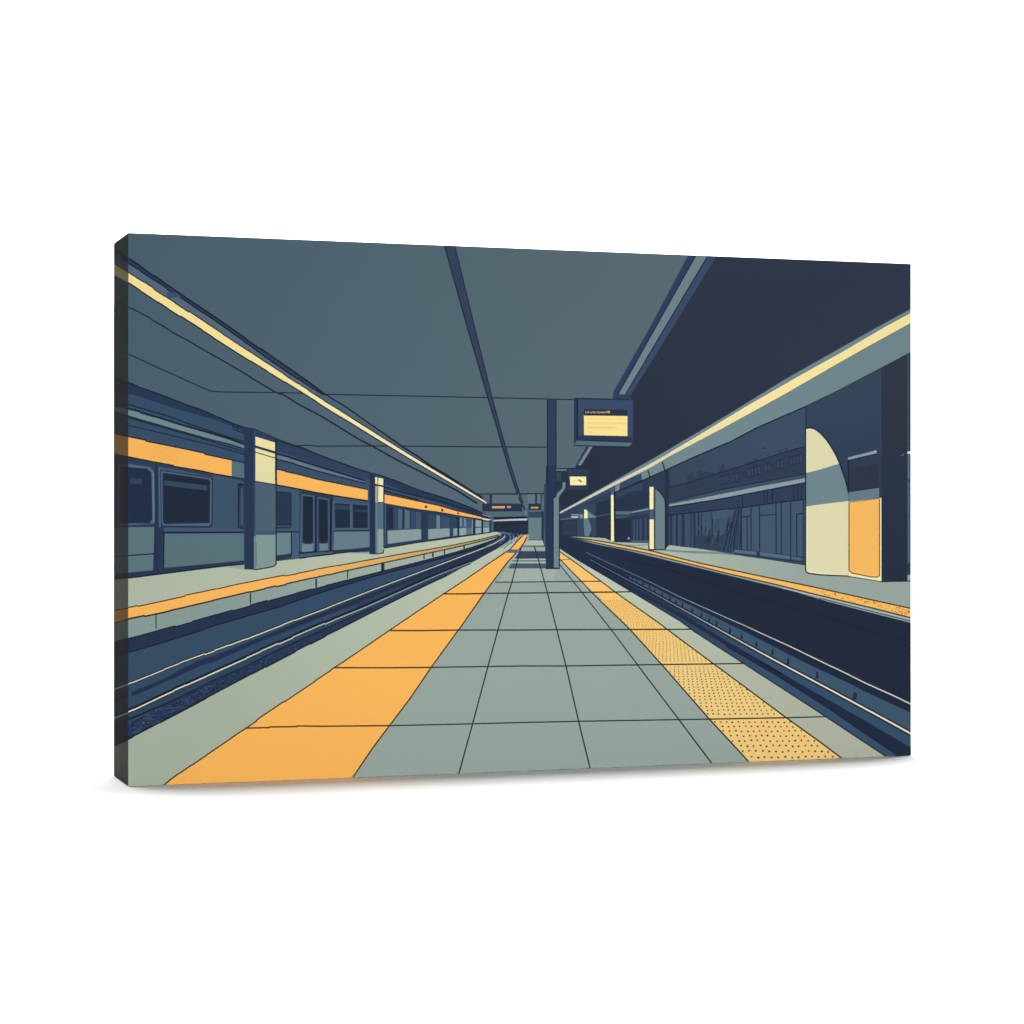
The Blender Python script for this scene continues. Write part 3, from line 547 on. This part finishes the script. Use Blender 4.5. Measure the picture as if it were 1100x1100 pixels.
# ---- right columns
P((72, 92, 132), "656.6,524 659.4,523 659.4,531.6 656.4,532"); P((250, 240, 182), "656.4,531.6 659,531.4 659.6,581.4 656.4,581.2"); L((34, 44, 66), 1.2, "660.4,530 660.6,581.6")
P((44, 58, 96), "697.4,514.8 714.4,507 715,537.6 711,531 704,524.4 697.4,523"); P((36, 48, 74), "714.2,506 718.6,505 718.6,586 714.6,590")
P((44, 60, 88), "696.6,515 698,514.4 698,590 696.6,588")
P((252, 238, 170), "697.8,523.2 702,523 702,547 697.8,547"); P((72, 92, 114), "697.8,547 702,547 702,557.6 697.8,557.6"); P((252, 236, 172), "697.8,558 702.4,558 702.4,589.6 697.8,589.6")
P((52, 66, 84), "702.2,523 704,524.6 704,590 702.4,590"); P((106, 130, 135), "704,525.4 707,527.4 711,532 713.6,536.4 714.3,540 714.3,590 704,590")
L((30, 42, 66), 1.0, "704,524.8 707.4,527 711.4,531.6 714,536 714.8,541 714.8,590.6 697.4,590.6 696.6,586")
DP = G((52, 70, 98), (905, 430), (44, 60, 96), (905, 520))
P(DP, "866,436.6 900,420 946,396 946,540 911,545 866,500"); L((44, 62, 86), 1, "865.8,437 865.8,460")
ARCH = [(865.9, 460), (871, 459.4), (876, 461), (882, 465.8), (888, 472.6), (893, 480), (898, 488.8), (902, 497.8), (905, 506), (908, 515), (910.4, 524), (911.4, 530)]
P((224, 219, 176), ARCH + [(911.4, 619), (890, 617.4), (880, 616.8), (868.4, 615.2), (866.2, 613.6), (865.9, 611)])
P((110, 135, 141), "865.9,508 880,504.6 901.9,497.9 905,506 908,515 910.4,524 911.4,530 911.4,538.2 880,542 865.9,544.2")
L((236, 228, 190), .9, "866.6,461 866.6,507.6"); L((240, 234, 196), .9, "866.9,545 866.9,610"); L((242, 236, 190), .8, "868,614 880,615.8 890,616.6 911,618")
L((38, 48, 62), 1.3, ARCH); L((44, 56, 70), 1.1, "865.4,460 865.4,611.6 866,614.4 868.4,615.8 880,617.4 890,618 911,618.8 946,624.4")
P((58, 62, 70), "911.4,530 912.4,530 912.4,614 911.4,618")
P((46, 60, 94), "911.4,494 941,487 944,487.6 944,525 911.6,529"); P((44, 54, 72), "911.6,503.6 944,497.6 944,522.4 911.6,527.6")
for k in range(4): L((56, 70, 90), .7, [(912, 507.6 + k * 4.6), (930, 505 + k * 4.6 - .6 * (k % 2)), (944, 502.4 + k * 4.4)])
L((38, 50, 78), 1.3, "911.4,494 911.4,530"); P((140, 158, 165), "911,491.4 938,484.6 941.6,483.6 941.4,487 936,489 911,494"); L((190, 202, 204), .8, "938.6,485 941.4,484.6"); L((36, 50, 66), 1, "911,494.8 930,490.2 941,487.8")
P((100, 123, 137), "911.8,528.6 944.4,524 944.4,535 911.8,539"); L((40, 54, 84), .9, "911.8,528.2 944.4,523.4")
P((240, 232, 190), "911.6,539 946.8,534.8 946.8,624.4 911.6,618.6")
P((249, 186, 96), "912.6,539.8 944.2,536 944.4,618.4 941.6,619.6 936,619.4 915.4,615.4 912.6,612.4"); L((112, 84, 52), 1.2, "912,540 912,612.4 915,615.6 936,619.8 942,620 944.8,618.4 944.8,536"); L((96, 90, 76), .7, "912,539.6 944.6,535.4")
P(G((47, 55, 72), (960, 420), (35, 47, 65), (960, 560)), "946.4,396 974.8,381.5 974.8,624 947,624.6 946.9,535"); P((44, 60, 80), "944.4,488 946.8,488 946.8,534.6 944.4,535")
P((62, 84, 110), "974.8,381 976,380.6 976,487 974.8,487"); P((46, 60, 86), "976,380 990,372 990,640 974.8,617.6 974.8,487 976,487"); P((88, 113, 130), "975,488 977,488 977,515 975,515"); P((78, 102, 124), "975,516.4 977,516.4 977,605 975,605")
P((226, 232, 234), "974.8,485 979.5,484.8 979.5,487.6 974.8,487.4"); L((120, 130, 144), .8, "968,489.6 971.4,487.6"); P((150, 166, 160), "974.8,617.6 990,617.6 990,630 974.8,624"); L((34, 46, 66), 1.2, "975,607.4 980,607.4")
L((38, 50, 62), 1, "946,624.8 974.8,624.2 982,624.2")

# ================================================================ LEFT WRAPPED EDGE: the picture carries on round the corner
e = Sheet()
def band(c, t0, t1, b0, b1, sh=e): sh.P(c, [(118, t0 + (t0 - t1) * .25), (140, t1 + (t1 - t0) * .125), (140, b1 + (b1 - b0) * .125), (118, b0 + (b0 - b1) * .25)])
EC = (73, 96, 109)
band(EC, 240, 240, 420, 420); 
band((46, 64, 102), 266, 277, 272.5, 283.4); band((38, 46, 86), 266, 277, 268, 278.6); band((34, 44, 80), 271, 282, 272.6, 283.6)
band((86, 106, 126), 272.6, 283.6, 283, 292.6); band(CREAM, 283.6, 293.2, 295, 304); band((44, 50, 62), 295, 304, 296, 305); band((58, 56, 62), 282.6, 292, 283.6, 293)
band(LINE, 322.4, 329.4, 323.4, 330.4); band(LINE, 374.8, 380, 375.8, 381)
band((38, 56, 94), 405.6, 411, 418, 422.6); band((30, 44, 72), 405.2, 410.6, 406.4, 411.8); band((54, 78, 108), 418, 422.6, 432, 435)
band((32, 44, 74), 431, 434.4, 436, 440.2); band((114, 138, 142), 436, 440.2, 441.4, 446.2); band((54, 78, 108), 441.4, 446.2, 466, 469.6); band((30, 42, 64), 441.6, 446.2, 443, 447.4); band((30, 44, 70), 444.2, 448, 445, 449)
band((34, 40, 56), 465, 468.6, 466, 469.6); band(ORANGE, 466, 469.6, 487, 490.2); band((44, 66, 98), 487, 490.2, 567, 566.5); band((32, 38, 56), 487, 490.4, 488.4, 491.6)
e.P((84, 104, 132), "127,498 139,498.8 139,564.4 126,564.6"); e.P((32, 46, 82), "128.6,501 139,501.6 139,562.4 130,562.4 128,560")
band((93, 117, 127), 567, 566.5, 617, 615.2); band((36, 54, 78), 597.4, 596.4, 598.4, 597.4); band((38, 53, 86), 617, 615.4, 623, 621.2)
band((176, 185, 164), 623, 621.2, 656, 653.2); band((78, 70, 52), 655.2, 652.8, 656.2, 653.8); band(ORANGE, 656.4, 653.8, 669, 664.6); band((62, 68, 72), 669, 664.6, 670.4, 665.8)
band((136, 156, 151), 670.4, 665.8, 690, 685.6); band((36, 50, 84), 690, 685.6, 706, 701); band((28, 42, 66), 689.4, 685, 690.6, 686.2); band((52, 77, 103), 706, 701, 741, 735); band((30, 42, 72), 705, 700.4, 706, 701.4)
band((50, 76, 104), 741, 735, 772, 765.6); band((232, 226, 190), 740.2, 734.4, 741.4, 735.6); band((34, 48, 84), 750, 744, 755, 748.6); band((28, 40, 66), 768, 762, 771, 765)
band((48, 72, 110), 772, 765.6, 780, 773.4); band((236, 230, 200), 771, 765, 772.4, 766.4); band((37, 54, 96), 780, 773.4, 802, 795); band((27, 38, 70), 778.6, 772.2, 779.8, 773.4)
for k in range(60):
    x = rnd.uniform(122.5, 137.5); t = rnd.random(); y0 = 780 - (x - 122) * .41; y1 = 801 - (x - 122) * .43
    e.dot(rnd.choice(((26, 38, 74), (48, 68, 112), (30, 44, 84))), x, y0 + (y1 - y0) * t, .8, .7, 4, rnd.random())
band((24, 34, 60), 801, 794.2, 802, 795.2); band(EDGE, 802, 795.2, 880, 880)

# ================================================================ MATERIALS
def new_mat(name):
    m = bpy.data.materials.new(name); m.use_nodes = True
    return m, m.node_tree.nodes, m.node_tree.links, m.node_tree.nodes['Principled BSDF']
pm, N, LK, bs = new_mat('printed_canvas')
at = N.new('ShaderNodeAttribute'); at.attribute_name = 'ink'
tc = N.new('ShaderNodeTexCoord')
nz = N.new('ShaderNodeTexNoise'); nz.inputs['Scale'].default_value = 420; nz.inputs['Detail'].default_value = 3; nz.inputs['Roughness'].default_value = .6
LK.new(tc.outputs['Object'], nz.inputs['Vector'])
mr = N.new('ShaderNodeMapRange'); mr.inputs['From Min'].default_value = .25; mr.inputs['From Max'].default_value = .75; mr.inputs['To Min'].default_value = .988; mr.inputs['To Max'].default_value = 1.012
LK.new(nz.outputs['Fac'], mr.inputs['Value'])
mx = N.new('ShaderNodeVectorMath'); mx.operation = 'SCALE'
LK.new(at.outputs['Color'], mx.inputs[0]); LK.new(mr.outputs['Result'], mx.inputs['Scale']); LK.new(mx.outputs['Vector'], bs.inputs['Base Color'])
bs.inputs['Roughness'].default_value = .92; bs.inputs['Specular IOR Level'].default_value = .02
# canvas weave
sx = N.new('ShaderNodeSeparateXYZ'); LK.new(tc.outputs['Object'], sx.inputs[0])
def thread(o):
    m_ = N.new('ShaderNodeMath'); m_.operation = 'MULTIPLY'; m_.inputs[1].default_value = math.tau / .0007; LK.new(o, m_.inputs[0])
    s_ = N.new('ShaderNodeMath'); s_.operation = 'SINE'; LK.new(m_.outputs[0], s_.inputs[0]); return s_.outputs[0]
wv = N.new('ShaderNodeMath'); wv.operation = 'MULTIPLY'; LK.new(thread(sx.outputs['X']), wv.inputs[0]); LK.new(thread(sx.outputs['Z']), wv.inputs[1])
bp = N.new('ShaderNodeBump'); bp.inputs['Strength'].default_value = .06; bp.inputs['Distance'].default_value = .00008
LK.new(wv.outputs[0], bp.inputs['Height']); LK.new(bp.outputs['Normal'], bs.inputs['Normal'])

wm, N, LK, bs = new_mat('white_sweep_paper')
bs.inputs['Base Color'].default_value = (.82, .82, .82, 1); bs.inputs['Roughness'].default_value = .9; bs.inputs['Specular IOR Level'].default_value = .1
nz = N.new('ShaderNodeTexNoise'); nz.inputs['Scale'].default_value = 60; nz.inputs['Detail'].default_value = 4
rp = N.new('ShaderNodeMapRange'); rp.inputs['To Min'].default_value = .81; rp.inputs['To Max'].default_value = .83; LK.new(nz.outputs['Fac'], rp.inputs['Value'])
cb = N.new('ShaderNodeCombineColor'); [LK.new(rp.outputs['Result'], cb.inputs[i]) for i in range(3)]; LK.new(cb.outputs[0], bs.inputs['Base Color'])

wood, N, LK, bs = new_mat('pine_wood')
wvn = N.new('ShaderNodeTexWave'); wvn.inputs['Scale'].default_value = 40; wvn.inputs['Distortion'].default_value = 6
rmp = N.new('ShaderNodeValToRGB'); rmp.color_ramp.elements[0].color = (.46, .31, .17, 1); rmp.color_ramp.elements[1].color = (.58, .42, .25, 1)
LK.new(wvn.outputs['Fac'], rmp.inputs[0]); LK.new(rmp.outputs[0], bs.inputs['Base Color']); bs.inputs['Roughness'].default_value = .7
raw, N, LK, bs = new_mat('raw_canvas_cloth')
nz = N.new('ShaderNodeTexNoise'); nz.inputs['Scale'].default_value = 900
rmp = N.new('ShaderNodeValToRGB'); rmp.color_ramp.elements[0].color = (.66, .63, .56, 1); rmp.color_ramp.elements[1].color = (.76, .73, .66, 1)
LK.new(nz.outputs['Fac'], rmp.inputs[0]); LK.new(rmp.outputs[0], bs.inputs['Base Color']); bs.inputs['Roughness'].default_value = .9

# ================================================================ OBJECTS
def link(name, me, mat, parent=None, loc=None):
    o = bpy.data.objects.new(name, me); SC.collection.objects.link(o)
    if mat and not me.materials: me.materials.append(mat)
    if parent: o.parent = parent
    if loc is not None: o.location = loc
    return o

root = bpy.data.objects.new('canvas_print', None); SC.collection.objects.link(root)
root.location = (A.x, A.y, FLOOR); root.rotation_euler = (0, 0, ROT); root.empty_display_size = .05
root['label'] = 'stretched canvas print of an empty metro platform in navy, grey and orange, standing on white'
root['category'] = 'canvas print'

# local axes: x along the face, y back into the canvas, z up
fm = a.mesh('printed_front', [(137.8, 250.2), (978.6, 283.3), (978.6, 811.5), (137.8, 845.0)], front_uv)
for v in fm.vertices: v.co.x = min(max(v.co.x, 0), W); v.co.z = min(max(v.co.z, 0), H)
link('printed_front', fm, pm, root)
sm = e.mesh('wrapped_edge', [(122.2, 261.1), (137.8, 250.2), (137.8, 845.0), (122.2, 833.0)], side_uv)
for v in sm.vertices:
    u, h = v.co.x, v.co.z
    v.co = (0, min(max(u, 0), D), min(max(h, 0), H))
for p in sm.polygons: 
    if p.normal.x > 0: p.flip()
lw = link('wrapped_edge', sm, pm, root)
lw['label'] = 'left wrapped edge carrying the picture round the corner'

def strip(name, items, place, n):   # a wrapped edge whose colours run on straight from the face
    vs, fs, cs = [], [], []
    for (t0, t1, c) in items:
        b = len(vs); vs += [place(t0, 0), place(t1, 0), place(t1, 1), place(t0, 1)]; fs.append((b, b + 1, b + 2, b + 3)); cs.append(c)
    me = bpy.data.meshes.new(name); me.from_pydata(vs, [], fs)
    ca = me.color_attributes.new('ink', 'FLOAT_COLOR', 'CORNER')
    for p, c in zip(me.polygons, cs):
        for li in p.loop_indices: ca.data[li].color = ink(c, 0, 0)
        if p.normal.dot(Vector(n)) < 0: p.flip()
    return link(name, me, pm, root)
def run(cuts, cols): return [(cuts[i], cuts[i + 1], cols[i]) for i in range(len(cols))]
ux = lambda x, y: front_uv(x, y)[0]
uz = lambda y: front_uv(978.6, y)[1]
strip('wrapped_edge', run([0, ux(477, 264), ux(488, 264), ux(742, 274), ux(750, 274), ux(762, 275), ux(770, 275), W], [(76, 98, 110), (57, 73, 103), (88, 108, 117), (46, 62, 102), (110, 131, 138), (58, 75, 106), (47, 56, 73)]),
      lambda t, d: (t, d * D, H), (0, 0, 1))
strip('wrapped_edge', run([0, ux(175, 843), ux(379, 836), ux(806, 819), ux(905, 815), ux(952, 812), W], [EDGE, ORANGE, TILE, (240, 206, 132), (175, 183, 163), (32, 44, 76)]),
      lambda t, d: (t, d * D, 0), (0, 0, -1))
cuts = [283.3, 331.5, 336, 346.5, 378.5, 617, 653.5, 664, 670, 756, 758, 788, 791, 811.5]
cuts = [uz(v) for v in cuts]; cuts[0], cuts[-1] = H, 0
strip('wrapped_edge', run(cuts, [(47, 56, 73), PALE, CREAM, (112, 136, 142), (46, 60, 80), (151, 167, 160), (249, 188, 98), (140, 158, 160), (29, 40, 58), (226, 222, 200), (36, 54, 84), (236, 228, 190), (32, 44, 76)]),
      lambda t, d: (W, d * D, t), (1, 0, 0))
def box(name, x0, x1, y0, y1, z0, z1, mat, bev=.001):
    bm = bmesh.new(); bmesh.ops.create_cube(bm, size=1)
    for v in bm.verts: v.co = (x0 if v.co.x < 0 else x1, y0 if v.co.y < 0 else y1, z0 if v.co.z < 0 else z1)
    bmesh.ops.bevel(bm, geom=bm.edges[:], offset=bev, segments=2, affect='EDGES')
    me = bpy.data.meshes.new(name); bm.to_mesh(me); bm.free()
    return link(name, me, mat, root)
g = .0006; wb = .038
box('stretcher_bar', g, wb, .002, D - g, g, H - g, wood); box('stretcher_bar', W - wb, W - g, .002, D - g, g, H - g, wood)
box('stretcher_bar', wb + g, W - wb - g, .002, D - g, g, wb, wood); box('stretcher_bar', wb + g, W - wb - g, .002, D - g, H - wb, H - g, wood)
box('canvas_back', wb + g, W - wb - g, .0006, .0014, wb + g, H - wb - g, raw, .0002)

# white seamless sweep: flat floor curving up into the wall behind
prof = [(.30, 0.0), (1.75, 0.0)]
for k in range(1, 17):
    t = k / 16 * math.pi / 2; prof.append((1.75 + .45 * math.sin(t), .45 - .45 * math.cos(t)))
prof.append((2.2, 2.6))
me = bpy.data.meshes.new('backdrop'); X = 3.0
vs = []; fs = []
for y_, z_ in prof: vs += [(-X, y_, z_ + FLOOR - .0002), (X, y_, z_ + FLOOR - .0002)]
for k in range(len(prof) - 1): fs.append((2 * k, 2 * k + 1, 2 * k + 3, 2 * k + 2))
me.from_pydata(vs, [], fs); me.shade_smooth()
bd = link('backdrop', me, wm); bd['kind'] = 'structure'; bd['label'] = 'plain white seamless studio sweep under and behind the canvas'

# ================================================================ LIGHT
def area(name, loc, to, sx_, sy_, power, spread=180):
    ld = bpy.data.lights.new(name, 'AREA'); ld.shape = 'RECTANGLE'; ld.size = sx_; ld.size_y = sy_; ld.energy = power; ld.spread = math.radians(spread)
    o = bpy.data.objects.new(name, ld); SC.collection.objects.link(o); o.location = loc
    o.rotation_euler = (Vector(to) - Vector(loc)).to_track_quat('-Z', 'Y').to_euler(); return o
mid = A + UX * (W / 2)
# frontal key in line with the face, from the camera's right
kd = (-NB).normalized(); kd = Vector((kd.x, kd.y, -.026)).normalized()
area('key_softbox', mid + kd * 3.6, mid, .7, .06, 46.5, 40)
# overhead strip just behind the canvas: whitens the floor, leaves the thin contact shade in front
oh = mid + NB * .16
ov = area('overhead_softbox', (oh.x, oh.y, 1.35), (oh.x, oh.y, 0), 1.3, .2, 23.5)
ov.rotation_euler = (0, 0, ROT)
area('backdrop_light', (0, 1.68, 1.35), (0, 1.72, -.1), 2.6, .25, 32)

w = bpy.data.worlds.new('World'); SC.world = w; w.use_nodes = True
w.node_tree.nodes['Background'].inputs[0].default_value = (1, 1, 1, 1); w.node_tree.nodes['Background'].inputs[1].default_value = .03

# ================================================================ CAMERA
cd = bpy.data.cameras.new('camera'); cam = bpy.data.objects.new('camera', cd); SC.collection.objects.link(cam)
cam.location = (0, 0, 0); cam.rotation_euler = (math.pi / 2, 0, 0)
cd.sensor_fit = 'HORIZONTAL'; cd.sensor_width = 36; cd.lens = 36 * F / 1100
cd.shift_x = 0; cd.shift_y = -(550 - CY) / 1100; cd.clip_start = .01; cd.clip_end = 50
SC.camera = cam
SC.view_settings.view_transform = 'Standard'; SC.view_settings.look = 'None'; SC.view_settings.exposure = 0; SC.view_settings.gamma = 1
SC.render.engine = 'CYCLES'; SC.cycles.max_bounces = 8; SC.cycles.filter_width = 1.6
